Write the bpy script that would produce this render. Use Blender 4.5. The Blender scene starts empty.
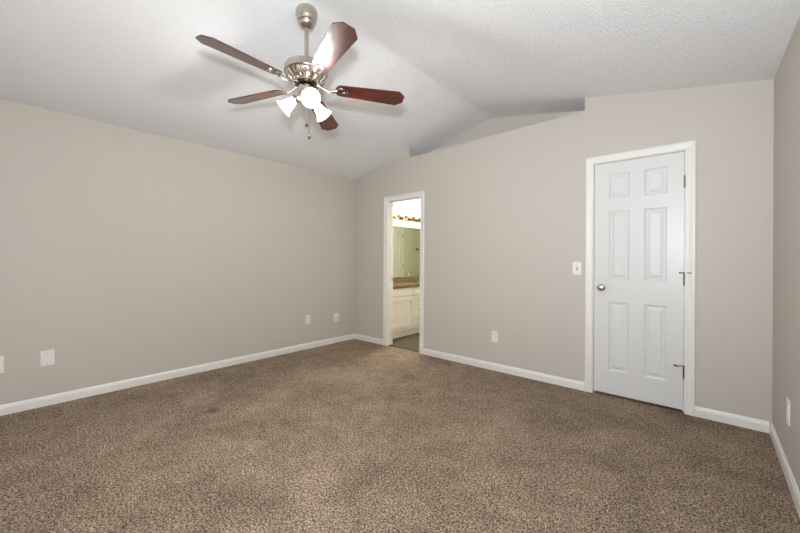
import bpy, bmesh, math, random
from mathutils import Vector, Matrix
random.seed(4)
C = bpy.context.scene.collection
S = bpy.context.scene
PI = math.pi

# ------------------------------------------------------------------ camera, world, lights, exposure
F = 351.0                     # focal length in pixels of an 800 px wide frame
YAW = math.radians(41.3)      # view is turned this far to the left of +Y
CAMZ = 1.19
cd = bpy.data.cameras.new('camera')
cd.sensor_width = 36.0
cd.lens = 36.0 * F / 800.0
cd.shift_y = -6.5 / 800.0
cd.clip_start = 0.02
cam = bpy.data.objects.new('camera', cd)
C.objects.link(cam)
cam.location = (0, 0, CAMZ)
cam.rotation_euler = (Matrix.Rotation(YAW, 3, 'Z') @ Matrix.Rotation(PI / 2, 3, 'X') @ Matrix.Rotation(math.radians(0.3), 3, 'Z')).to_euler()
S.camera = cam

S.view_settings.view_transform = 'Standard'
S.view_settings.look = 'None'
S.view_settings.gamma = 1.0
S.view_settings.use_curve_mapping = False
S.view_settings.exposure = 0.18

w = bpy.data.worlds.new('world')
S.world = w
w.use_nodes = True
w.node_tree.nodes['Background'].inputs[0].default_value = (0.72, 0.82, 1.0, 1)
w.node_tree.nodes['Background'].inputs[1].default_value = 1.0

def lamp(name, kind, loc, energy, color, size=0.1, size_y=None, target=None):
    d = bpy.data.lights.new(name, kind)
    d.energy = energy
    d.color = color
    if kind == 'AREA':
        d.size = size
        if size_y:
            d.shape = 'RECTANGLE'
            d.size_y = size_y
    else:
        d.shadow_soft_size = size
    o = bpy.data.objects.new(name, d)
    C.objects.link(o)
    o.location = loc
    if target is not None:
        o.rotation_euler = (Vector(target) - Vector(loc)).to_track_quat('-Z', 'Y').to_euler()
    return o

# the photographer's flash, just above the camera (it throws the blade shadows on the ceiling)
lamp('camera_flash', 'POINT', (-0.02, -0.02, CAMZ + 0.30), 78, (0.91, 0.975, 1.04), 0.05)
fl = lamp('ceiling_boost_spot', 'SPOT', (-0.02, -0.02, CAMZ + 0.30), 140, (0.91, 0.975, 1.04), 0.05, target=(-0.55, 1.5, 2.60))  # extra spot added at the flash to brighten the ceiling and strengthen blade shadows
fl.data.spot_size = math.radians(140)
fl.data.spot_blend = 1.0
# daylight entering through the bedroom windows behind the camera
lamp('window_daylight', 'AREA', (-2.2, -0.90, 1.45), 5, (0.93, 0.97, 1.0), 1.7, 1.15, target=(-2.2, 3.0, 1.45))
# ------------------------------------------------------------------ materials
def new_mat(name):
    m = bpy.data.materials.new(name)
    m.use_nodes = True
    return m, m.node_tree.nodes, m.node_tree.links, m.node_tree.nodes['Principled BSDF']

def srgb(r, g, b):
    f = lambda c: (c / 255 / 12.92) if c / 255 <= 0.04045 else ((c / 255 + 0.055) / 1.055) ** 2.4
    return (f(r), f(g), f(b), 1)

def simple(name, col, rough=0.5, metal=0.0, bump=0.0, scale=40.0, var=0.04, coat=0.0, spec=0.5):
    m, n, l, p = new_mat(name)
    tc = n.new('ShaderNodeTexCoord')
    nz = n.new('ShaderNodeTexNoise')
    nz.inputs['Scale'].default_value = scale
    nz.inputs['Detail'].default_value = 4
    l.new(tc.outputs['Object'], nz.inputs['Vector'])
    mx = n.new('ShaderNodeMix'); mx.data_type = 'RGBA'
    mx.inputs['A'].default_value = tuple(c * (1 - var) for c in col[:3]) + (1,)
    mx.inputs['B'].default_value = tuple(min(1, c * (1 + var)) for c in col[:3]) + (1,)
    l.new(nz.outputs['Fac'], mx.inputs['Factor'])
    l.new(mx.outputs['Result'], p.inputs['Base Color'])
    p.inputs['Roughness'].default_value = rough
    p.inputs['Metallic'].default_value = metal
    p.inputs['Specular IOR Level'].default_value = spec
    p.inputs['Coat Weight'].default_value = coat
    p.inputs['Coat Roughness'].default_value = 0.12
    if bump > 0:
        b = n.new('ShaderNodeBump')
        b.inputs['Strength'].default_value = bump
        b.inputs['Distance'].default_value = 0.002
        l.new(nz.outputs['Fac'], b.inputs['Height'])
        l.new(b.outputs['Normal'], p.inputs['Normal'])
    return m

M = {}
M['wall'] = simple('wall_paint', srgb(196, 189, 180), 0.62, bump=0.12, scale=90, var=0.012, spec=0.35)
M['bath_wall'] = simple('bathroom_wall_paint', srgb(212, 206, 188), 0.6, bump=0.1, scale=90, var=0.01)
M['trim'] = simple('white_trim_paint', srgb(228, 226, 220), 0.38, var=0.01)
M['door'] = simple('white_door_paint', srgb(216, 216, 215), 0.33, var=0.01)
M['plate'] = simple('white_plastic', srgb(232, 230, 224), 0.35, var=0.01)
M['slot'] = simple('dark_slot', srgb(40, 38, 36), 0.6)
M['nickel'] = simple('brushed_nickel', srgb(196, 188, 176), 0.22, 1.0, bump=0.03, scale=200, var=0.05)
M['nickel_dark'] = simple('aged_nickel', srgb(140, 132, 118), 0.3, 1.0, var=0.08)
M['bronze'] = simple('dark_bronze', srgb(96, 74, 52), 0.35, 1.0, var=0.1)
M['black'] = simple('dark_metal', srgb(70, 66, 62), 0.3, 0.8)
M['cabinet'] = simple('cream_cabinet_paint', srgb(224, 219, 210), 0.42, var=0.015)
M['porcelain'] = simple('white_porcelain', srgb(238, 238, 234), 0.12, var=0.01, coat=0.5)
M['tracks'] = simple('threshold_metal', srgb(86, 72, 58), 0.4, 0.8)

def ceiling_mat():
    m, n, l, p = new_mat('popcorn_ceiling')
    tc = n.new('ShaderNodeTexCoord')
    a = n.new('ShaderNodeTexNoise'); a.inputs['Scale'].default_value = 85; a.inputs['Detail'].default_value = 3
    a.inputs['Roughness'].default_value = 0.6
    v = n.new('ShaderNodeTexVoronoi'); v.inputs['Scale'].default_value = 100
    l.new(tc.outputs['Object'], a.inputs['Vector'])
    wv = n.new('ShaderNodeVectorMath'); wv.operation = 'MULTIPLY_ADD'
    wv.inputs[1].default_value = (0.03, 0.03, 0.03)
    l.new(a.outputs['Color'], wv.inputs[0]); l.new(tc.outputs['Object'], wv.inputs[2])
    l.new(wv.outputs[0], v.inputs['Vector'])
    s = n.new('ShaderNodeMath'); s.operation = 'SUBTRACT'
    l.new(a.outputs['Fac'], s.inputs[0]); l.new(v.outputs['Distance'], s.inputs[1])
    b = n.new('ShaderNodeBump'); b.inputs['Strength'].default_value = 0.75; b.inputs['Distance'].default_value = 0.0045
    l.new(s.outputs[0], b.inputs['Height'])
    l.new(b.outputs['Normal'], p.inputs['Normal'])
    p.inputs['Base Color'].default_value = srgb(242, 243, 245)
    p.inputs['Roughness'].default_value = 0.85
    p.inputs['Specular IOR Level'].default_value = 0.2
    return m
M['ceiling'] = ceiling_mat()

def carpet_mat():
    m, n, l, p = new_mat('frieze_carpet')
    tc = n.new('ShaderNodeTexCoord')
    def noise(sc, det, ro=0.6, d=0.0):
        x = n.new('ShaderNodeTexNoise')
        x.inputs['Scale'].default_value = sc; x.inputs['Detail'].default_value = det
        x.inputs['Roughness'].default_value = ro; x.inputs['Distortion'].default_value = d
        l.new(tc.outputs['Object'], x.inputs['Vector'])
        return x
    fine = noise(150, 3, 0.75, 0.4)
    big = noise(1.5, 4, 0.62, 0.5)
    mid = noise(9, 3, 0.55, 0.8)
    r = n.new('ShaderNodeValToRGB')
    e = r.color_ramp.elements
    e[0].position = 0.40; e[0].color = srgb(56, 42, 31)
    e[1].position = 0.62; e[1].color = srgb(240, 220, 196)
    k = e.new(0.465); k.color = srgb(124, 104, 86)
    k = e.new(0.525); k.color = srgb(180, 158, 136)
    tuft = noise(80, 3, 0.65, 0.4)
    mixf = n.new('ShaderNodeMath'); mixf.operation = 'MULTIPLY_ADD'; mixf.inputs[1].default_value = 0.34
    fs = n.new('ShaderNodeMath'); fs.operation = 'MULTIPLY'; fs.inputs[1].default_value = 0.66
    l.new(fine.outputs['Fac'], fs.inputs[0]); l.new(tuft.outputs['Fac'], mixf.inputs[0]); l.new(fs.outputs[0], mixf.inputs[2])
    l.new(mixf.outputs[0], r.inputs['Fac'])
    mr = n.new('ShaderNodeMapRange')
    mr.inputs['From Min'].default_value = 0.36; mr.inputs['From Max'].default_value = 0.62
    mr.inputs['To Min'].default_value = 0.64; mr.inputs['To Max'].default_value = 1.10
    ad = n.new('ShaderNodeMath'); ad.operation = 'MULTIPLY_ADD'
    ad.inputs[1].default_value = 0.35
    l.new(mid.outputs['Fac'], ad.inputs[0])
    sc = n.new('ShaderNodeMath'); sc.operation = 'MULTIPLY'; sc.inputs[1].default_value = 0.65
    l.new(big.outputs['Fac'], sc.inputs[0]); l.new(sc.outputs[0], ad.inputs[2])
    l.new(ad.outputs[0], mr.inputs['Value'])
    mul = n.new('ShaderNodeVectorMath'); mul.operation = 'SCALE'
    # a small dark spot on the pile
    dd = n.new('ShaderNodeVectorMath'); dd.operation = 'DISTANCE'; dd.inputs[1].default_value = (-2.92, 1.10, 0)
    l.new(tc.outputs['Object'], dd.inputs[0])
    sp = n.new('ShaderNodeMapRange'); sp.interpolation_type = 'SMOOTHSTEP'
    sp.inputs['From Min'].default_value = 0.015; sp.inputs['From Max'].default_value = 0.085
    sp.inputs['To Min'].default_value = 0.55; sp.inputs['To Max'].default_value = 1.0
    l.new(dd.outputs['Value'], sp.inputs['Value'])
    sm = n.new('ShaderNodeMath'); sm.operation = 'MULTIPLY'
    l.new(mr.outputs['Result'], sm.inputs[0]); l.new(sp.outputs['Result'], sm.inputs[1])
    l.new(r.outputs['Color'], mul.inputs[0]); l.new(sm.outputs[0], mul.inputs['Scale'])
    l.new(mul.outputs[0], p.inputs['Base Color'])
    b = n.new('ShaderNodeBump'); b.inputs['Strength'].default_value = 1.0; b.inputs['Distance'].default_value = 0.012
    l.new(fine.outputs['Fac'], b.inputs['Height']); l.new(b.outputs['Normal'], p.inputs['Normal'])
    p.inputs['Roughness'].default_value = 1.0
    p.inputs['Specular IOR Level'].default_value = 0.05
    return m
M['carpet'] = carpet_mat()

def wood_mat(name, c0, c1, rough, scale=(3, 60, 60), coat=0.6, mult=1.0):
    m, n, l, p = new_mat(name)
    tc = n.new('ShaderNodeTexCoord'); mp = n.new('ShaderNodeMapping')
    mp.inputs['Scale'].default_value = scale
    nz = n.new('ShaderNodeTexNoise'); nz.inputs['Scale'].default_value = 1.2; nz.inputs['Detail'].default_value = 6
    nz.inputs['Distortion'].default_value = 0.6
    l.new(tc.outputs['Object'], mp.inputs[0]); l.new(mp.outputs[0], nz.inputs['Vector'])
    r = n.new('ShaderNodeValToRGB')
    r.color_ramp.elements[0].position = 0.35; r.color_ramp.elements[0].color = c0
    r.color_ramp.elements[1].position = 0.68; r.color_ramp.elements[1].color = c1
    l.new(nz.outputs['Fac'], r.inputs[0]); l.new(r.outputs[0], p.inputs['Base Color'])
    p.inputs['Roughness'].default_value = rough
    p.inputs['Coat Weight'].default_value = coat; p.inputs['Coat Roughness'].default_value = 0.27
    return m
M['blade'] = wood_mat('cherry_blade', srgb(40, 12, 9), srgb(98, 30, 20), 0.32, coat=1.0)
M['vinyl'] = wood_mat('wood_look_vinyl', srgb(52, 40, 28), srgb(100, 82, 62), 0.35, (10, 1.2, 10), 0.1)

def granite_mat():
    m, n, l, p = new_mat('speckled_granite')
    tc = n.new('ShaderNodeTexCoord')
    nz = n.new('ShaderNodeTexNoise'); nz.inputs['Scale'].default_value = 55; nz.inputs['Detail'].default_value = 5
    nz.inputs['Roughness'].default_value = 0.75
    l.new(tc.outputs['Object'], nz.inputs['Vector'])
    r = n.new('ShaderNodeValToRGB'); e = r.color_ramp.elements
    e[0].position = 0.40; e[0].color = srgb(22, 18, 14)
    e[1].position = 0.66; e[1].color = srgb(176, 164, 130)
    k = e.new(0.48); k.color = srgb(78, 66, 46)
    k = e.new(0.56); k.color = srgb(126, 112, 82)
    l.new(nz.outputs['Fac'], r.inputs[0]); l.new(r.outputs[0], p.inputs['Base Color'])
    p.inputs['Roughness'].default_value = 0.15
    return m
M['granite'] = granite_mat()

def mirror_mat():
    m, n, l, p = new_mat('silvered_glass')
    p.inputs['Base Color'].default_value = (0.80, 0.90, 0.78, 1)
    p.inputs['Metallic'].default_value = 1.0
    p.inputs['Roughness'].default_value = 0.01
    return m
M['mirror'] = mirror_mat()

def glow(name, col, strength):
    m, n, l, p = new_mat(name)
    p.inputs['Base Color'].default_value = (0.95, 0.94, 0.9, 1)
    p.inputs['Roughness'].default_value = 0.3
    p.inputs['Emission Color'].default_value = col
    p.inputs['Emission Strength'].default_value = strength
    return m
M['shade'] = glow('lit_frosted_glass', (1.0, 0.95, 0.88, 1), 5)
M['bulb'] = glow('lit_bulb', (1.0, 0.86, 0.66, 1), 12)
M['bath_shade'] = glow('lit_bathroom_glass', (1.0, 0.93, 0.8, 1), 5)

def glass_mat():
    m, n, l, p = new_mat('window_glass')
    p.inputs['Transmission Weight'].default_value = 1.0
    p.inputs['Roughness'].default_value = 0.0
    p.inputs['IOR'].default_value = 1.45
    return m
M['glass'] = glass_mat()

# ------------------------------------------------------------------ mesh helpers
def obj(name, bm, mat, parent=None, smooth=False, label=None, kind=None):
    me = bpy.data.meshes.new(name)
    bmesh.ops.recalc_face_normals(bm, faces=bm.faces)
    bm.to_mesh(me); bm.free()
    me.materials.append(mat)
    if smooth:
        for f in me.polygons: f.use_smooth = True
        try: me.set_sharp_from_angle(angle=math.radians(38))
        except Exception: pass
    o = bpy.data.objects.new(name, me); C.objects.link(o)
    if parent is not None:
        o.parent = parent
    if label: o['label'] = label
    if kind: o['kind'] = kind
    return o

def empty(name, loc, label=None, cat=None, group=None, kind=None, rz=0.0):
    o = bpy.data.objects.new(name, None); C.objects.link(o)
    o.location = loc; o.rotation_euler = (0, 0, rz); o.empty_display_size = 0.1
    if label: o['label'] = label
    if cat: o['category'] = cat
    if group: o['group'] = group
    if kind: o['kind'] = kind
    return o

def tag(o, label, cat, group=None, kind=None):
    o['label'] = label; o['category'] = cat
    if group: o['group'] = group
    if kind: o['kind'] = kind
    return o

def B(): return bmesh.new()

def box(bm, x0, x1, y0, y1, z0, z1, bevel=0.0):
    r = bmesh.ops.create_cube(bm, size=1.0)
    vs = r['verts']
    for v in vs:
        v.co = Vector(((x0 + x1) / 2 + v.co.x * (x1 - x0), (y0 + y1) / 2 + v.co.y * (y1 - y0), (z0 + z1) / 2 + v.co.z * (z1 - z0)))
    if bevel:
        es = list({e for v in vs for e in v.link_edges})
        bmesh.ops.bevel(bm, geom=es, offset=bevel, segments=2, affect='EDGES', profile=0.6)
    return bm

def prism(bm, poly, y0, y1):
    """poly: (x, z) points, extruded from y0 to y1"""
    a = [bm.verts.new((x, y0, z)) for x, z in poly]
    b = [bm.verts.new((x, y1, z)) for x, z in poly]
    bm.faces.new(a); bm.faces.new(b[::-1])
    k = len(poly)
    for i in range(k):
        bm.faces.new((a[i], a[(i + 1) % k], b[(i + 1) % k], b[i]))
    return bm

def lathe(bm, prof, seg=32, mat=None, cap=True):
    """prof: (r, z) list revolved round Z"""
    rings = []
    for r, z in prof:
        if r < 1e-5:
            rings.append([bm.verts.new((0, 0, z))])
        else:
            rings.append([bm.verts.new((r * math.cos(2 * PI * i / seg), r * math.sin(2 * PI * i / seg), z)) for i in range(seg)])
    for a, b in zip(rings[:-1], rings[1:]):
        for i in range(seg):
            j = (i + 1) % seg
            if len(a) == 1 and len(b) == 1: continue
            if len(a) == 1: bm.faces.new((a[0], b[i], b[j]))
            elif len(b) == 1: bm.faces.new((a[i], b[0], a[j]))
            else: bm.faces.new((a[i], b[i], b[j], a[j]))
    if cap:
        for rg in (rings[0], rings[-1]):
            if len(rg) > 1: bm.faces.new(rg)
    if mat is not None:
        vs = [v for rg in rings for v in rg]
        bmesh.ops.transform(bm, matrix=mat, verts=vs)
    return bm

def tube(bm, pts, rad, seg=10):
    pts = [Vector(p) for p in pts]
    rs = rad if isinstance(rad, (list, tuple)) else [rad] * len(pts)
    rings = []
    up = Vector((0, 0, 1))
    for i, p in enumerate(pts):
        t = (pts[min(i + 1, len(pts) - 1)] - pts[max(i - 1, 0)]).normalized()
        a = up if abs(t.dot(up)) < 0.95 else Vector((1, 0, 0))
        n1 = t.cross(a).normalized(); n2 = t.cross(n1).normalized()
        rings.append([bm.verts.new(p + (n1 * math.cos(2 * PI * k / seg) + n2 * math.sin(2 * PI * k / seg)) * rs[i]) for k in range(seg)])
    for a, b in zip(rings[:-1], rings[1:]):
        for k in range(seg):
            bm.faces.new((a[k], a[(k + 1) % seg], b[(k + 1) % seg], b[k]))
    bm.faces.new(rings[0]); bm.faces.new(rings[-1][::-1])
    return bm

def rot_to(d, loc=(0, 0, 0)):
    """matrix taking +Z to direction d, then moving to loc"""
    return Matrix.Translation(Vector(loc)) @ Vector(d).normalized().to_track_quat('Z', 'Y').to_matrix().to_4x4()

# ------------------------------------------------------------------ room measures
XL, XR, YB, YF = -4.014, 0.337, 3.54, -0.95
TH = 0.11
XRIDGE, ZRIDGE, ZL, ZR = -1.957, 2.90, 2.390, 2.458
XA0, XA1, YA = -2.953, -0.859, 3.88          # plant-shelf recess above the bathroom
ZS0, ZS1 = 2.535, 2.572
def zc(x, y):
    if x <= XRIDGE:
        z = ZL + (ZRIDGE - ZL) * (x - XL) / (XRIDGE - XL)
    else:
        t = (x - XRIDGE) / (XR - XRIDGE)
        zr = ZR - 0.05 * (YB - max(y, 1.8)) * (1 if y < YB else 0)
        z = ZRIDGE + (zr - ZRIDGE) * t
    d = abs(x - XRIDGE)
    if d < 0.08: z -= (0.08 - d) ** 2 * 1.1
    return z

def struct(name, bm, mat, label, cat, smooth=False):
    o = obj(name, bm, mat, smooth=smooth)
    o['kind'] = 'structure'; o['label'] = label; o['category'] = cat
    return o

# floor
b = B(); box(b, XL - TH, XR + TH, YF - TH, YB + 0.05, -0.1, 0)
struct('floor', b, M['carpet'], 'speckled brown frieze carpet covering the bedroom floor', 'floor')
b = B(); box(b, XL - TH, -1.9, YB + 0.05, 8.3, -0.1, -0.004)
struct('floor_bathroom', b, M['vinyl'], 'brown wood-look floor beyond the narrow doorway', 'floor')

# ceiling
b = B()
xs = sorted(set([XL - TH, XL, -3.5, XA0, -2.4, XRIDGE - .08, XRIDGE - .05, XRIDGE - .025, XRIDGE, XRIDGE + .025, XRIDGE + .05, XRIDGE + .08, -1.4, XA1, -0.5, -0.1, XR, XR + TH]))
ys = [YF - TH, 0, 1.0, 1.8, 2.2, 2.6, 3.0, 3.3, YB, YB + TH, YA + 0.08]
def zce(x, y): return zc(min(max(x, XL), XR), y) if XL <= x <= XR else zc(XL if x < XL else XR, y)
lo = [[b.verts.new((x, y, zce(x, y))) for y in ys] for x in xs]
hi = [[b.verts.new((x, y, zce(x, y) + 0.12)) for y in ys] for x in xs]
for i in range(len(xs) - 1):
    for j in range(len(ys) - 1):
        b.faces.new((lo[i][j], lo[i][j + 1], lo[i + 1][j + 1], lo[i + 1][j]))
        b.faces.new((hi[i][j], hi[i + 1][j], hi[i + 1][j + 1], hi[i][j + 1]))
for i in range(len(xs) - 1):
    for j in (0, len(ys) - 1):
        b.faces.new((lo[i][j], lo[i + 1][j], hi[i + 1][j], hi[i][j]))
for j in range(len(ys) - 1):
    for i in (0, len(xs) - 1):
        b.faces.new((lo[i][j], lo[i][j + 1], hi[i][j + 1], hi[i][j]))
struct('ceiling', b, M['ceiling'], 'white popcorn-textured vaulted ceiling with a ridge over the fan', 'ceiling', smooth=True)

# back wall, in columns between the openings
DX0, DX1, DZ = -0.7775, -0.141, 2.060        # closet door opening
BX0, BX1, BZ = -3.338, -2.770, 1.998         # bathroom doorway opening
J = 0.018                                    # jamb thickness
b = B()
def ztop(x): return zce(x, YB) + 0.03
def ledge(x): return ZS0 + (ZS1 - ZS0) * (x - XA0) / (XA1 - XA0)
def col(x0, x1, z0, t0=None, t1=None):
    prism(b, [(x0, z0), (x1, z0), (x1, t1 if t1 is not None else ztop(x1)), (x0, t0 if t0 is not None else ztop(x0))], YB, YB + TH)
col(XL, BX0 - J, 0)
col(BX0 - J, XA0, BZ + J)
col(XA0, BX1 + J, BZ + J, ledge(XA0), ledge(BX1 + J))
col(BX1 + J, XA1, 0, ledge(BX1 + J), ledge(XA1))
col(XA1, DX0 - J, 0)
col(DX0 - J, DX1 + J, DZ + J)
col(DX1 + J, XR, 0)
# shelf of the recess, its sides and its back
prism(b, [(XA0, ledge(XA0) - .08), (XA1, ledge(XA1) - .08), (XA1, ledge(XA1)), (XA0, ledge(XA0))], YB + TH, YA)
prism(b, [(XA0 - .08, 2.40), (XA0, 2.40), (XA0, zc(XA0, 3.8) + .03), (XA0 - .08, zc(XA0 - .08, 3.8) + .03)], YB + TH, YA + .08)
prism(b, [(XA1, 2.40), (XA1 + .08, 2.40), (XA1 + .08, zc(XA1 + .08, 3.8) + .03), (XA1, zc(XA1, 3.8) + .03)], YB + TH, YA + .08)
prism(b, [(XA0, 2.40), (XA1, 2.40), (XA1, zc(XA1, 3.8) + .03), (XRIDGE, ZRIDGE + .03), (XA0, zc(XA0, 3.8) + .03)], YA, YA + .08)
bmesh.ops.remove_doubles(b, verts=b.verts, dist=1e-5)
struct('wall_back', b, M['wall'], 'greige gable wall with the two doorways and the high recess', 'wall')

b = B(); box(b, XL - TH, XL, YF - TH, YB + TH, 0, ZL + 0.03)
struct('wall_left', b, M['wall'], 'long plain greige wall on the left', 'wall')
b = B(); box(b, XR, XR + TH, YF - TH, YB + TH, 0, ZR + 0.01)
struct('wall_right', b, M['wall'], 'greige side wall at the right edge', 'wall')
# rear wall with a window (behind the camera)
b = B()
WX0, WX1, WZ0, WZ1 = -3.1, -1.3, 0.85, 2.05
def rcol(x0, x1, z0, t0=None, t1=None, pts=None):
    prism(b, [(x0, z0), (x1, z0), (x1, t1 if t1 else zce(x1, YF) + .03), (x0, t0 if t0 else zce(x0, YF) + .03)], YF - TH, YF)
rcol(XL, WX0, 0); rcol(WX0, WX1, 0, WZ0, WZ0)
rcol(WX0, XRIDGE, WZ1); rcol(XRIDGE, WX1, WZ1); rcol(WX1, XR, 0)
struct('wall_rear', b, M['wall'], 'greige wall with a window behind the camera', 'wall')
wn = empty('window_1', ((WX0 + WX1) / 2, YF, WZ0), 'white framed bedroom window in the wall behind the camera', 'window', kind='structure')
wx = (WX1 - WX0) / 2; wh = WZ1 - WZ0
b = B()
for a in ((-wx, -wx + .05, 0, wh), (wx - .05, wx, 0, wh), (-wx, wx, 0, .05), (-wx, wx, wh - .05, wh), (-.025, .025, 0, wh)):
    box(b, a[0], a[1], -.09, -.05, a[2], a[3])
obj('window_frame', b, M['trim'], wn)
b = B(); box(b, -wx + .05, wx - .05, -.075, -.07, .05, wh - .05)
obj('window_glass', b, M['glass'], wn)

# bathroom and closet shells
BXE, BYE = -2.0, 8.2
b = B(); box(b, XL - TH, XL, YB + TH, BYE, 0, 2.44)
struct('wall_bathroom_left', b, M['bath_wall'], 'pale bathroom wall behind the mirror', 'wall')
b = B(); box(b, BXE, BXE + TH, YB + TH, BYE, 0, 2.44)
struct('wall_bathroom_right', b, M['bath_wall'], 'pale bathroom wall seen only in the mirror', 'wall')
b = B(); box(b, XL - TH, BXE + TH, BYE, BYE + TH, 0, 2.44)
struct('wall_bathroom_end', b, M['bath_wall'], 'pale end wall of the bathroom', 'wall')
b = B(); box(b, XL, BXE, YA + .08, BYE, 2.44, 2.52); box(b, XL, BXE, YB + TH, YA + .08, 2.36, 2.44)
struct('ceiling_bathroom', b, M['bath_wall'], 'flat bathroom ceiling', 'ceiling')
b = B()
box(b, DX0 - .3, DX0 - .2, YB + TH, 4.2, 0, 2.3); box(b, DX1 + .2, DX1 + .3, YB + TH, 4.2, 0, 2.3)
box(b, DX0 - .3, DX1 + .3, 4.2, 4.28, 0, 2.3); box(b, DX0 - .3, DX1 + .3, YB + TH, 4.28, 2.3, 2.38)
struct('wall_closet', b, M['wall'], 'closet interior behind the six-panel door', 'wall')
b = B(); box(b, DX0 - .2, DX1 + .2, YB + .05, 4.2, -.1, 0)
struct('floor_closet', b, M['carpet'], 'brown carpet inside the closet', 'floor')

# ------------------------------------------------------------------ baseboards
def baseboard(name, p0, p1, nrm, label):
    """runs p0->p1 on the floor; nrm points into the room"""
    p0 = Vector((p0[0], p0[1], 0)); p1 = Vector((p1[0], p1[1], 0)); n = Vector((nrm[0], nrm[1], 0))
    prof = [(0, 0), (.014, 0), (.014, .052), (.0115, .060), (.0115, .064), (.006, .074), (.004, .078), (0, .078)]
    bm = B()
    A = [bm.verts.new(p0 + n * d + Vector((0, 0, z))) for d, z in prof]
    D = [bm.verts.new(p1 + n * d + Vector((0, 0, z))) for d, z in prof]
    k = len(prof)
    for i in range(k): bm.faces.new((A[i], A[(i + 1) % k], D[(i + 1) % k], D[i]))
    bm.faces.new(A); bm.faces.new(D[::-1])
    return struct(name, bm, M['trim'], label, 'baseboard')
CW = 0.062
baseboard('baseboard_left', (XL, YF), (XL, YB), (1, 0), 'long white baseboard along the left wall')
baseboard('baseboard_back_corner', (XL + .014, YB), (BX0 - .005 - CW, YB), (0, -1), 'short white baseboard between the left corner and the narrow doorway')
baseboard('baseboard_back', (BX1 + .005 + CW, YB), (DX0 - .005 - CW, YB), (0, -1), 'white baseboard between the two doorways')
baseboard('baseboard_back_right', (DX1 + .005 + CW, YB), (XR - .014, YB), (0, -1), 'short white baseboard right of the six-panel door')
baseboard('baseboard_right', (XR, YF), (XR, YB), (-1, 0), 'white baseboard along the right wall')
baseboard('baseboard_rear', (XL + .014, YF), (XR - .014, YF), (0, 1), 'white baseboard behind the camera')

# ------------------------------------------------------------------ door casings (mitred, profiled) and jambs
def casing_piece(bm, path, side_y=-1, y=YB):
    """path: inner outline (x,z) of the opening, left foot -> top left -> top right -> right foot"""
    prof = [(0.0, 0.0), (0.0, 0.008), (0.006, 0.011), (0.018, 0.010), (0.030, 0.012), (0.046, 0.017), (0.056, 0.017), (CW, 0.013), (CW, 0.0)]
    (x0, zf), (_, zt), (x1, _), _ = path
    st = []
    for d, h in prof:
        yy = y + side_y * h
        st.append([bm.verts.new((x0 - d, yy, zf)), bm.verts.new((x0 - d, yy, zt + d)), bm.verts.new((x1 + d, yy, zt + d)), bm.verts.new((x1 + d, yy, zf))])
    for a, c in zip(st, st[1:] + st[:1]):
        for i in range(3): bm.faces.new((a[i], a[i + 1], c[i + 1], c[i]))
    bm.faces.new([s[0] for s in st]); bm.faces.new([s[3] for s in st][::-1])

def doorway(num, x0, x1, zt, label, stop_y=None):
    r = empty('trim_%d' % num, ((x0 + x1) / 2, YB, 0), label, 'door frame', kind='structure')
    bm = B()
    c = (x0 + x1) / 2
    e = 0.005
    casing_piece(bm, [(x0 - e - c, 0), (x0 - e - c, zt + e), (x1 + e - c, zt + e), (x1 + e - c, 0)], -1, 0)
    obj('door_casing', bm, M['trim'], r)
    bm = B()
    casing_piece(bm, [(x0 - e - c, 0), (x0 - e - c, zt + e), (x1 + e - c, zt + e), (x1 + e - c, 0)], 1, TH)
    obj('door_casing', bm, M['trim'], r)
    bm = B()
    box(bm, x0 - J - c, x0 - c, 0, TH, 0, zt); box(bm, x1 - c, x1 + J - c, 0, TH, 0, zt); box(bm, x0 - J - c, x1 + J - c, 0, TH, zt, zt + J)
    if stop_y is not None:
        box(bm, x0 - c, x0 + .011 - c, stop_y, stop_y + .03, 0, zt); box(bm, x1 - .011 - c, x1 - c, stop_y, stop_y + .03, 0, zt)
        box(bm, x0 - c, x1 - c, stop_y, stop_y + .03, zt - .011, zt)
    obj('door_jamb', bm, M['trim'], r)
    return r
doorway(1, DX0, DX1, DZ, 'white moulded frame around the closed six-panel door', 0.045)
tr = doorway(2, BX0, BX1, BZ, 'white moulded frame around the open doorway to the bathroom', 0.045)
c2 = (BX0 + BX1) / 2
b = B(); box(b, BX0 - c2, BX0 + .0015 - c2, .076, .10, .90, .96); box(b, BX0 + .0015 - c2, BX0 + .003 - c2, .082, .094, .915, .945)
obj('strike_plate', b, M['bronze'], tr, label='dark metal strike plate')
b = B(); prism(b, [(BX0, -.001), (BX1, -.001), (BX1, .004), (BX1 - .005, .008), (BX0 + .005, .008), (BX0, .004)], YB + .03, YB + .075)
o = struct('trim_3', b, M['tracks'], 'thin dark threshold strip between carpet and bathroom floor', 'threshold')

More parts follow.
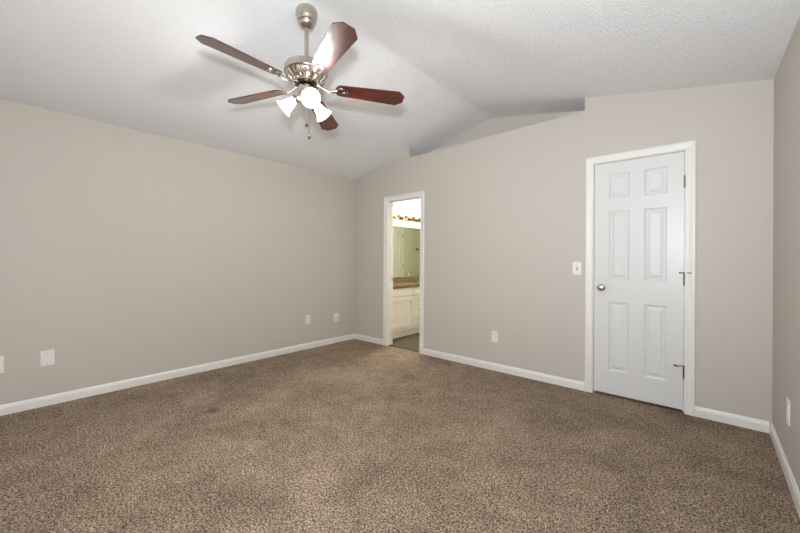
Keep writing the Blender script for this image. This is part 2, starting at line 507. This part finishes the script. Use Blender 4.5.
# ------------------------------------------------------------------ six panel door
def panel_door(root, W, H, TK=0.035, rows=None, cols=None, face=-1):
    """door leaf with raised panels; local: x 0..W, z 0..H, front at y=0 going to y=TK"""
    bm = B()
    xsb = sorted(set([0, W] + [v for c in cols for v in c]))
    zsb = sorted(set([0, H] + [v for r in rows for v in r]))
    def is_panel(x0, x1, z0, z1):
        return any(abs(x0 - c[0]) < 1e-6 and abs(x1 - c[1]) < 1e-6 for c in cols) and any(abs(z0 - r[0]) < 1e-6 and abs(z1 - r[1]) < 1e-6 for r in rows)
    def side(y, s):
        for i in range(len(xsb) - 1):
            for k in range(len(zsb) - 1):
                x0, x1, z0, z1 = xsb[i], xsb[i + 1], zsb[k], zsb[k + 1]
                if not is_panel(x0, x1, z0, z1):
                    v = [bm.verts.new(p) for p in ((x0, y, z0), (x1, y, z0), (x1, y, z1), (x0, y, z1))]
                    bm.faces.new(v); continue
                steps = [(0, 0), (.006, .005), (.014, .009), (.022, .009), (.040, .003), (.044, .002)]
                rings = []
                for d, dep in steps:
                    yy = y + s * dep
                    rings.append([bm.verts.new(p) for p in ((x0 + d, yy, z0 + d), (x1 - d, yy, z0 + d), (x1 - d, yy, z1 - d), (x0 + d, yy, z1 - d))])
                for a, c in zip(rings[:-1], rings[1:]):
                    for q in range(4): bm.faces.new((a[q], a[(q + 1) % 4], c[(q + 1) % 4], c[q]))
                bm.faces.new(rings[-1])
    side(0, 1); side(TK, -1)
    for (x0, x1, z0, z1) in ((0, 0, 0, H), (W, W, 0, H)):
        bm.faces.new([bm.verts.new(p) for p in ((x0, 0, z0), (x0, TK, z0), (x0, TK, z1), (x0, 0, z1))])
    for z in (0, H):
        bm.faces.new([bm.verts.new(p) for p in ((0, 0, z), (W, 0, z), (W, TK, z), (0, TK, z))])
    bmesh.ops.remove_doubles(bm, verts=bm.verts, dist=1e-5)
    return obj('door_leaf', bm, M['door'], root)

def knob_mesh(bm, y0=0.0):
    m = Matrix.Rotation(PI / 2, 4, 'X')      # +Z -> -Y
    lathe(bm, [(0, 0), (.032, 0), (.032, .004), (.028, .008), (.014, .010), (.011, .014), (.011, .030), (.020, .036), (.0275, .046), (.028, .054), (.022, .062), (.010, .065), (0, .066)], 28, m)

def hinge(root, x, y, z, stop=None, mat='nickel_dark'):
    bm = B()
    for k in range(5):
        z0 = z - .044 + k * .0176
        lathe(bm, [(0, 0), (.0062, 0), (.0062, .0166), (0, .0166)], 14, Matrix.Translation((x, y, z0)))
    lathe(bm, [(0, 0), (.005, 0), (.007, .003), (.005, .007), (0, .009)], 14, Matrix.Translation((x, y, z + .044)))
    box(bm, x - .003, x + .0025, y + .001, y + .006, z - .044, z + .044)
    h = obj('hinge', bm, M[mat], root, smooth=True)
    if stop:
        bm = B()
        zz = z + .056
        if stop == 'across':
            tube(bm, [(x - .024, y - .012, zz), (x, y, zz), (x + .036, y - .016, zz)], .0038, 8)
            tube(bm, [(x - .030, y - .013, zz), (x - .022, y - .011, zz)], .007, 10)
            tube(bm, [(x + .034, y - .015, zz), (x + .042, y - .018, zz)], .006, 10)
        else:
            tube(bm, [(x, y, zz), (x - .035, y - .03, zz)], .0038, 8)
            tube(bm, [(x - .035, y - .03, zz), (x - .062, y - .036, zz + .002)], .008, 10)
            tube(bm, [(x, y, zz), (x + .012, y - .006, zz)], .005, 8)
        lathe(bm, [(0, 0), (.009, 0), (.009, .004), (0, .004)], 14, Matrix.Translation((x, y, zz - .004)))
        obj('hinge_pin_stop', bm, M['nickel_dark'], h, smooth=True)
    return h

gap = .003
d1 = empty('door_1', (DX0 + gap, YB + .006, .022), 'closed white six-panel door with a round knob', 'door', kind='structure')
W1 = DX1 - DX0 - 2 * gap; H1 = DZ - .022 - gap
dz = .022
panel_door(d1, W1, H1,
           rows=[(.226 - dz, .829 - dz), (1.031 - dz, 1.630 - dz), (1.743 - dz, 1.957 - dz)],
           cols=[(.114, .266), (.371, .523)])
kb = B(); knob_mesh(kb)
k = obj('door_knob', kb, M['nickel'], d1, smooth=True, label='satin nickel round door knob'); k.location = (.058, 0, .955 - dz)
b = B(); box(b, -.0025, .0005, .003, .030, .925 - dz, .985 - dz); obj('latch_plate', b, M['nickel_dark'], d1)
for hz, st in ((1.815, None), (1.045, 'across'), (.315, 'front')):
    hinge(d1, W1 + gap * .5, -.005, hz - dz, st)

# door seen in the bathroom mirror
d3 = empty('door_3', (BXE - .004, 6.22, .01), 'white panelled door reflected in the bathroom mirror', 'door', kind='structure', rz=PI / 2)
panel_door(d3, .68, 2.02, rows=[(.22, .82), (1.02, 1.61), (1.72, 1.92)], cols=[(.115, .285), (.395, .565)])
d3.location = (BXE - .036, 6.22, .01)
# local +x -> world +y ; local +y -> world -x: turn the leaf so that its front faces -x
d3.rotation_euler = (0, 0, PI / 2); d3.location = (BXE - .002, 6.22, .01)
for hz in (1.80, 1.02, .22):
    hinge(d3, .686, .044, hz, None, 'bronze')
bm = B(); 
for (y0, y1, z0, z1) in ((6.14, 6.21, 0, 2.04), (6.912, 6.98, 0, 2.04), (6.14, 6.98, 2.04, 2.11)):
    box(bm, BXE - .018, BXE, y0, y1, z0, z1, .003)
struct('trim_4', bm, M['trim'], 'white frame of the door reflected in the bathroom mirror', 'door frame')

# ------------------------------------------------------------------ wall plates
def plate(name, loc, rz, label, cat, group=None, kindp='outlet', pw=.070, ph=.115):
    """local: plate on plane y=0, faces -y"""
    r = empty(name, loc, label, cat, group, rz=rz)
    bm = B(); box(bm, -pw / 2, pw / 2, -.006, 0, -ph / 2, ph / 2, .002)
    obj('cover_plate', bm, M['plate'], r)
    if kindp == 'outlet':
        for s in (-1, 1):
            bm = B()
            pts = []
            for i in range(24):
                a = 2 * PI * i / 24
                pts.append((max(-.0145, min(.0145, .0175 * math.cos(a))), s * .0195 + max(-.0135, min(.0135, .0165 * math.sin(a)))))
            prism(bm, pts, -.0085, -.006)
            f = obj('socket_face', bm, M['plate'], r)
            bm = B()
            for sx, hh in ((-.0055, .0085), (.0055, .007)):
                box(bm, sx - .0011, sx + .0011, -.0089, -.0085, s * .0195 + .004 - hh / 2, s * .0195 + .004 + hh / 2)
            box(bm, -.002, .002, -.0089, -.0085, s * .0195 - .009, s * .0195 - .005)
            obj('socket_slots', bm, M['slot'], f)
        bm = B(); lathe(bm, [(0, 0), (.003, 0), (.002, .0015), (0, .0015)], 12, Matrix.Translation((0, -.006, 0)) @ Matrix.Rotation(PI / 2, 4, 'X'))
        obj('screw', bm, M['nickel'], r)
    elif kindp == 'switch':
        bm = B(); box(bm, -.006, .006, -.0075, -.006, -.013, .013)
        f = obj('switch_surround', bm, M['slot'], r, label='thin dark slot around the toggle')
        bm = B(); prism(bm, [(-.004, -.002), (.004, -.002), (.004, .009), (-.004, .009)], -.016, -.0075)
        obj('toggle', bm, M['plate'], r)
    if kindp in ('switch', 'blank', 'jack'):
        for s in (-1, 1):
            bm = B(); lathe(bm, [(0, 0), (.003, 0), (.002, .0015), (0, .0015)], 12, Matrix.Translation((0, -.006, s * .030 if kindp != 'blank' else s * .042)) @ Matrix.Rotation(PI / 2, 4, 'X'))
            obj('screw', bm, M['nickel'], r)
    if kindp == 'jack':
        bm = B(); box(bm, -.030, .024, -.034, -.006, -.038, .034, .006)
        bx = obj('junction_box', bm, M['plate'], r, label='raised white box with dark slot')
        bm = B(); box(bm, -.012, .012, -.0355, -.034, -.004, .008); obj('jack_slot', bm, M['slot'], bx)
    return r
RL = PI / 2      # plate's front (-y) turned to +x
plate('wall_outlet', (XL, -0.023, .385), RL, 'white wall plate cut off by the left edge of the photo', 'outlet', kindp='outlet', pw=.085, ph=.13)
plate('blank_wall_plate', (XL, .2535, .385), RL, 'plain blank white plate low on the left wall, near the left edge', 'wall plate', kindp='blank', pw=.082, ph=.122)
plate('wall_outlet', (XL, 2.708, .39), RL, 'white outlet on the left wall, left of the box by the corner', 'outlet')
plate('phone_jack', (XL, 3.185, .360), RL, 'white wall plate with protruding box, nearest the left room corner', 'phone jack', kindp='jack', pw=.085, ph=.115)
plate('wall_outlet', (-1.735, YB, .367), 0, 'white outlet low on the back wall between the doorways', 'outlet')
plate('light_switch', (-.917, YB, 1.122), 0, 'white toggle light switch left of the six-panel door', 'light switch', kindp='switch', pw=.075, ph=.118)
plate('wall_outlet', (XR, 2.87, .365), -PI / 2, 'white outlet low on the right wall at the photo edge', 'outlet', pw=.075, ph=.135)

# ------------------------------------------------------------------ ceiling fan
FX, FY = -2.057, 1.367
fan = empty('ceiling_fan', (FX, FY, 0), 'five-blade ceiling fan with cherry blades, nickel motor and lit glass shades', 'ceiling fan')
FS = 1.051
fan.location = (FX, FY, zc(FX, FY))
fan.scale = (FS, FS, FS)
ZT = CAMZ + (zc(FX, FY) - CAMZ) / FS
Z = lambda z: z - ZT
b = B(); lathe(b, [(0, Z(2.815)), (.055, Z(2.815)), (.066, Z(2.800)), (.069, Z(2.785)), (.069, Z(2.765)), (.065, Z(2.757)), (.065, Z(2.748)), (.060, Z(2.740)), (.056, Z(2.725)), (.051, Z(2.722)), (.045, Z(2.705)), (.036, Z(2.695)), (.022, Z(2.690)), (.015, Z(2.700))], 40)
obj('canopy', b, M['nickel'], fan, smooth=True)
b = B(); lathe(b, [(.0125, Z(2.72)), (.0125, Z(2.45))], 20); lathe(b, [(.018, Z(2.475)), (.026, Z(2.465)), (.026, Z(2.44)), (.018, Z(2.43))], 24)
obj('downrod', b, M['nickel'], fan, smooth=True)
b = B(); lathe(b, [(.02, Z(2.447)), (.075, Z(2.446)), (.118, Z(2.440)), (.131, Z(2.432)), (.135, Z(2.424)), (.135, Z(2.398)), (.138, Z(2.394)), (.138, Z(2.388)), (.128, Z(2.382)),
                   (.124, Z(2.372)), (.112, Z(2.352)), (.094, Z(2.336)), (.084, Z(2.331)), (.084, Z(2.322)), (.04, Z(2.320))], 48)
mot = obj('motor_housing', b, M['nickel'], fan, smooth=True)
b = B()
for i in range(20):                           # raised flutes on the bowl
    a = 2 * PI * i / 20
    tube(b, [(r * math.cos(a), r * math.sin(a), Z(z)) for r, z in ((.127, 2.383), (.123, 2.370), (.111, 2.350), (.093, 2.334))], [.005, .006, .006, .004], 8)
obj('flutes', b, M['nickel'], mot, smooth=True)
b = B(); lathe(b, [(.04, Z(2.322)), (.070, Z(2.3215)), (.070, Z(2.314)), (.04, Z(2.311))], 40)
obj('flywheel', b, M['black'], mot, smooth=True)
b = B(); lathe(b, [(.03, Z(2.309)), (.052, Z(2.306)), (.056, Z(2.298)), (.056, Z(2.268)), (.048, Z(2.258)), (.044, Z(2.246)), (.060, Z(2.238)), (.060, Z(2.222)), (.045, Z(2.208)), (.018, Z(2.200)), (.010, Z(2.188)), (0, Z(2.185))], 36)
swh = obj('switch_housing', b, M['nickel'], fan, smooth=True)

ZB = 2.310
PITCH = math.radians(12)
def blade_mesh(bm):
    r0, r1 = .190, .660
    pts = []
    for i in range(9):                        # rounded root
        a = PI / 2 + PI * i / 8
        pts.append((r0 + .030 + .030 * math.cos(a), .050 * math.sin(a)))
    pts += [(r1 - .052, -.070), (r1 - .044, -.069), (r1 - .002, -.034), (r1, -.030), (r1, .030), (r1 - .002, .034), (r1 - .044, .069), (r1 - .052, .070)]
    t = .003
    lo = [bm.verts.new((x, y, -t)) for x, y in pts]; hi = [bm.verts.new((x, y, t)) for x, y in pts]
    bm.faces.new(lo); bm.faces.new(hi[::-1])
    k = len(pts)
    for i in range(k): bm.faces.new((lo[i], lo[(i + 1) % k], hi[(i + 1) % k], hi[i]))
    bmesh.ops.transform(bm, matrix=Matrix.Rotation(-PITCH, 4, 'X'), verts=bm.verts)
def iron_mesh(bm):
    # oval loop plate under the blade root
    n = 28; t0, t1 = -.0075, -.0035
    out = []; inn = []
    for i in range(n):
        a = 2 * PI * i / n
        out.append((.232 + .046 * math.cos(a), .027 * math.sin(a)))
        inn.append((.236 + .028 * math.cos(a), .012 * math.sin(a)))
    vo = [[bm.verts.new((x, y, t)) for x, y in out] for t in (t0, t1)]
    vi = [[bm.verts.new((x, y, t)) for x, y in inn] for t in (t0, t1)]
    for i in range(n):
        j = (i + 1) % n
        bm.faces.new((vo[0][i], vo[0][j], vi[0][j], vi[0][i])); bm.faces.new((vo[1][i], vi[1][i], vi[1][j], vo[1][j]))
        bm.faces.new((vo[0][i], vo[1][i], vo[1][j], vo[0][j])); bm.faces.new((vi[0][i], vi[0][j], vi[1][j], vi[1][i]))
    for i in range(3):
        sx = (.198, .266, .236)[i]; sy = (0, 0, 0.0195)[i]
        lathe(bm, [(0, -.004), (.005, -.004), (.004, 0), (0, .001)], 12, Matrix.Translation((sx, sy, t0)))
    bmesh.ops.transform(bm, matrix=Matrix.Rotation(-PITCH, 4, 'X'), verts=bm.verts)
    # curved arm up to the flywheel
    pts = [(.062, 0, .012), (.085, 0, .010), (.110, 0, -.004), (.140, 0, -.014), (.170, 0, -.012), (.196, 0, -.006)]
    tube(bm, pts, [.010, .011, .0085, .009, .011, .012], 12)
for i in range(5):
    a = math.radians(41.3 + 14.8 + 72 * i)
    droop, ln = ((-.6, .985), (-3.0, 1.0), (-.7, .965), (0.0, .985), (2.0, 1.0))[i]
    rot = (Matrix.Rotation(a, 3, 'Z') @ Matrix.Rotation(-math.radians(droop), 3, 'Y')).to_euler()
    b = B(); blade_mesh(b)
    bl = obj('blade', b, M['blade'], fan); bl.location = (0, 0, Z(ZB)); bl.rotation_euler = rot; bl.scale = (ln, 1, 1)
    b = B(); iron_mesh(b)
    ir = obj('blade_iron', b, M['nickel'], fan, smooth=True); ir.location = (0, 0, Z(ZB)); ir.rotation_euler = rot

def bell(bm, scale=1.0, mat=None):
    outp = [(.022, 0), (.024, .012), (.030, .028), (.034, .045), (.038, .062), (.045, .080), (.054, .093), (.058, .098)]
    inn = [(r - .003, z) for r, z in outp[::-1]]
    p = [(r * scale, z * scale) for r, z in outp + inn]
    lathe(bm, p, 32, mat, cap=False)
for i, ang in enumerate((-65, 175, 55)):
    a = math.radians(ang + 41.3)
    dirv = Vector((math.cos(a) * math.sin(math.radians(54)), math.sin(a) * math.sin(math.radians(54)), -math.cos(math.radians(54))))
    s0 = Vector((math.cos(a) * .050, math.sin(a) * .050, Z(2.245)))
    neck = s0 + dirv * .032
    b = B()
    tube(b, [Vector((math.cos(a) * .03, math.sin(a) * .03, Z(2.241))), s0, s0 + dirv * .02], [.010, .011, .014], 12)
    lathe(b, [(0, 0), (.020, 0), (.027, .006), (.027, .020), (.020, .022)], 24, rot_to(dirv, neck - dirv * .018))
    arm = obj('lamp_arm', b, M['nickel'], fan, smooth=True)
    b = B(); bell(b, 1.0, rot_to(dirv, neck))
    obj('glass_shade', b, M['shade'], fan, smooth=True)
    b = B(); lathe(b, [(0, .01), (.014, .014), (.015, .03), (.024, .055), (.025, .068), (.018, .082), (0, .088)], 20, rot_to(dirv, neck))
    obj('bulb', b, M['bulb'], fan, smooth=True)
for px, py, zend in ((.012, -.030, 2.045), (.026, -.022, 1.972)):
    ca, sa = math.cos(YAW), math.sin(YAW)
    wx_, wy_ = px * ca - py * sa, px * sa + py * ca
    b = B()
    z = 2.21
    tube(b, [(wx_, wy_, Z(2.215)), (wx_, wy_, Z(zend + .018))], .0009, 6)
    while z > zend + .02:
        bmesh.ops.create_icosphere(b, subdivisions=1, radius=.0016, matrix=Matrix.Translation((wx_, wy_, Z(z)))); z -= .0042
    ch = obj('pull_chain', b, M['nickel_dark'], fan, smooth=True)
    b = B(); lathe(b, [(0, .018), (.004, .016), (.009, .006), (.010, 0), (.007, -.008), (0, -.011)], 18, Matrix.Translation((wx_, wy_, Z(zend))))
    obj('chain_pull', b, M['black'], ch, smooth=True)

# ------------------------------------------------------------------ bathroom vanity (faces +x)
VX = -3.500; VY0, VY1 = 3.68, 5.55
van = empty('vanity_cabinet', (XL + .26, (VY0 + VY1) / 2, 0), 'cream bathroom vanity cabinet with panel doors and a stack of drawers', 'cabinet')
ox, oy = -(XL + .26), -(VY0 + VY1) / 2
def vb(name, specs, mat, parent=van, bevel=0.0, **k):
    bm = B()
    for s in specs: box(bm, s[0] + ox, s[1] + ox, s[2] + oy, s[3] + oy, s[4], s[5], bevel)
    return obj(name, bm, mat, parent, **k)
vb('body', [(XL + .004, XL + .02, VY0, VY1, .10, .765), (VX - .036, VX - .018, VY0, VY1, .10, .765), (XL + .02, VX - .036, VY0, VY0 + .016, .10, .765), (XL + .02, VX - .036, VY1 - .016, VY1, .10, .765), (XL + .02, VX - .036, VY0 + .016, VY1 - .016, .10, .116), (XL + .004, VX - .075, VY0, VY1, 0, .10)], M['cabinet'])
def front(name, y0, y1, z0, z1, raised=True):
    bm = B()
    X = VX - .018 + ox
    prof = [(0, 0), (0, .018), (.004, .020), (.050, .020), (.054, .008), (.060, .008)] if raised else [(0, 0), (0, .016), (.006, .020), (.012, .020)]
    rings = []
    for d, h in prof:
        rings.append([bm.verts.new(p) for p in ((X + h, y0 + d + oy, z0 + d), (X + h, y1 - d + oy, z0 + d), (X + h, y1 - d + oy, z1 - d), (X + h, y0 + d + oy, z1 - d))])
    for a, c in zip(rings[:-1], rings[1:]):
        for q in range(4): bm.faces.new((a[q], a[(q + 1) % 4], c[(q + 1) % 4], c[q]))
    bm.faces.new(rings[-1]); bm.faces.new(rings[0][::-1])
    return obj(name, bm, M['cabinet'], van)
def pull(parent, y, z, vertical=False):
    bm = B(); X = VX + ox + .002
    if vertical: pts = [(X, y + oy, z - .045), (X + .022, y + oy, z - .036), (X + .026, y + oy, z), (X + .022, y + oy, z + .036), (X, y + oy, z + .045)]
    else: pts = [(X, y - .045 + oy, z), (X + .022, y - .036 + oy, z), (X + .026, y + oy, z), (X + .022, y + .036 + oy, z), (X, y + .045 + oy, z)]
    tube(bm, pts, .0055, 10)
    obj('handle', bm, M['nickel_dark'], parent, smooth=True)
front('drawer', 3.74, 4.262, .64, .75, False)
f = front('door', 3.74, 4.262, .165, .615); pull(f, 4.235, .50, True)
for z0, z1, hd in ((.64, .75, False), (.475, .615, True), (.325, .455, True), (.165, .305, True)):
    f = front('drawer', 4.315, 4.64, z0, z1, False)
    if hd: pull(f, 4.478, (z0 + z1) / 2 + .01)
front('drawer', 4.70, 5.42, .64, .75, False)
f = front('door', 4.70, 5.05, .165, .615); pull(f, 5.02, .50, True)
f = front('door', 5.07, 5.42, .165, .615); pull(f, 5.10, .50, True)

ct = empty('granite_countertop', (XL + .26, (VY0 + VY1) / 2, .765), 'speckled brown granite countertop with backsplash on the vanity', 'countertop')
bm = B()
zt = .035
SY = 4.97
X0, X1 = XL + .004 + ox, VX + .02 + ox
sx0, sx1 = XL + .16 + ox, VX - .09 + ox
sy0, sy1 = SY - .21 + oy, SY + .21 + oy
box(bm, X0, X1, VY0 + oy, sy0, 0, zt); box(bm, X0, X1, sy1, VY1 + oy, 0, zt)
box(bm, X0, sx0, sy0, sy1, 0, zt); box(bm, sx1, X1, sy0, sy1, 0, zt)
obj('slab', bm, M['granite'], ct)
bm = B(); box(bm, X0, X0 + .02, VY0 + oy, VY1 + oy, zt, zt + .095, .002)
obj('backsplash', bm, M['granite'], ct)
bm = B()
cx_, cy_ = (sx0 + sx1) / 2, (sy0 + sy1) / 2
hx, hy = (sx1 - sx0) / 2, (sy1 - sy0) / 2
rings = []
for s, z in ((1.04, .0), (1.0, -.002), (.95, -.01), (.88, -.03), (.75, -.09), (.4, -.115), (.08, -.118)):
    rings.append([bm.verts.new((cx_ + hx * s * max(-1, min(1, 1.15 * math.cos(a))), cy_ + hy * s * max(-1, min(1, 1.15 * math.sin(a))), z)) for a in [2 * PI * i / 32 for i in range(32)]])
for a, c in zip(rings[:-1], rings[1:]):
    for i in range(32): bm.faces.new((a[i], a[(i + 1) % 32], c[(i + 1) % 32], c[i]))
bm.faces.new(rings[-1])
obj('sink_basin', bm, M['porcelain'], ct, smooth=True)
fa = empty('faucet', (XL + .11, SY, .80), 'dark metal faucet at the back of the bathroom sink', 'faucet')
bm = B(); box(bm, -.025, .025, -.08, .08, 0, .012, .004)
lathe(bm, [(0, .01), (.018, .01), (.015, .05), (.012, .09), (0, .092)], 18)
obj('body', bm, M['nickel_dark'], fa, smooth=True)
bm = B(); tube(bm, [(0, 0, .08), (.02, 0, .125), (.06, 0, .14), (.10, 0, .125), (.11, 0, .10)], [.012, .011, .010, .010, .011], 12)
obj('spout', bm, M['nickel_dark'], fa, smooth=True)
for s in (-1, 1):
    bm = B(); lathe(bm, [(0, .01), (.014, .01), (.011, .04), (.014, .05), (0, .056)], 16, Matrix.Translation((0, s * .06, 0)))
    tube(bm, [(0, s * .06, .048), (0, s * .095, .056)], .005, 8)
    obj('handle', bm, M['nickel_dark'], fa, smooth=True)

# mirror, light bar
mi = B(); box(mi, XL + .002, XL + .008, VY0 + .02, VY1 - .02, .896, 1.775)
tag(obj('wall_mirror', mi, M['mirror']), 'wide frameless mirror on the bathroom wall above the vanity', 'mirror')
vl = empty('vanity_light', (XL, 4.725, 1.915), 'row of lit glass bulbs on a bronze bar above the mirror', 'wall light')
bm = B(); box(bm, 0, .028, -.56, .56, -.028, .028, .006)
obj('backplate', bm, M['bronze'], vl)
for i in range(6):
    yy = -.475 + .19 * i
    bm = B(); tube(bm, [(.02, yy, 0), (.075, yy, 0), (.088, yy, .012), (.09, yy, .026)], .009, 10)
    lathe(bm, [(0, -.012), (.030, -.012), (.034, 0), (.034, .022), (.026, .026)], 20, Matrix.Translation((.09, yy, .02)))
    obj('lamp_socket', bm, M['bronze'], vl, smooth=True)
    bm = B(); bell(bm, 1.0, Matrix.Translation((.09, yy, .04)))
    obj('glass_shade', bm, M['bath_shade'], vl, smooth=True)
    bm = B(); lathe(bm, [(0, .01), (.012, .014), (.013, .03), (.022, .055), (.022, .068), (.014, .082), (0, .088)], 16, Matrix.Translation((.09, yy, .04)))
    obj('bulb', bm, M['bulb'], vl, smooth=True)
# light of the vanity bulbs
for i in (1, 4):
    lamp('vanity_lamp', 'POINT', (XL + .42, 4.25 + .19 * i, 2.06), 52, (1.0, 0.965, 0.88), 0.06)
# light of the three fan bulbs, at the mouths of their shades
FANW, FANC = 16.5, (1.0, 0.985, 0.955)
for ang in (-65, 175, 55):
    a = math.radians(ang + 41.3)
    rr = (.050 + .117 * math.sin(math.radians(54))) * FS
    lamp('fan_lamp', 'POINT', (FX + rr * math.cos(a), FY + rr * math.sin(a), CAMZ + (2.245 - .117 * math.cos(math.radians(54)) - CAMZ) * FS), FANW, FANC, 0.035)

# towel hook seen in the mirror
th = empty('towel_hook', (BXE, 7.54, 1.49), 'dark towel hook reflected in the bathroom mirror', 'towel hook')
bm = B(); lathe(bm, [(0, 0), (.03, 0), (.028, .008), (.012, .012), (.010, .03), (0, .032)], 20, Matrix.Rotation(-PI / 2, 4, 'Y'))
obj('wall_rosette', bm, M['bronze'], th, smooth=True)
bm = B(); tube(bm, [(-.028, -.10, 0), (-.034, -.05, .006), (-.034, 0, .002), (-.034, .05, .006), (-.028, .10, 0)], .007, 10)
tube(bm, [(-.034, 0, 0), (-.05, 0, -.03), (-.062, 0, -.035), (-.07, 0, -.02)], .006, 10)
obj('hook_arm', bm, M['bronze'], th, smooth=True)
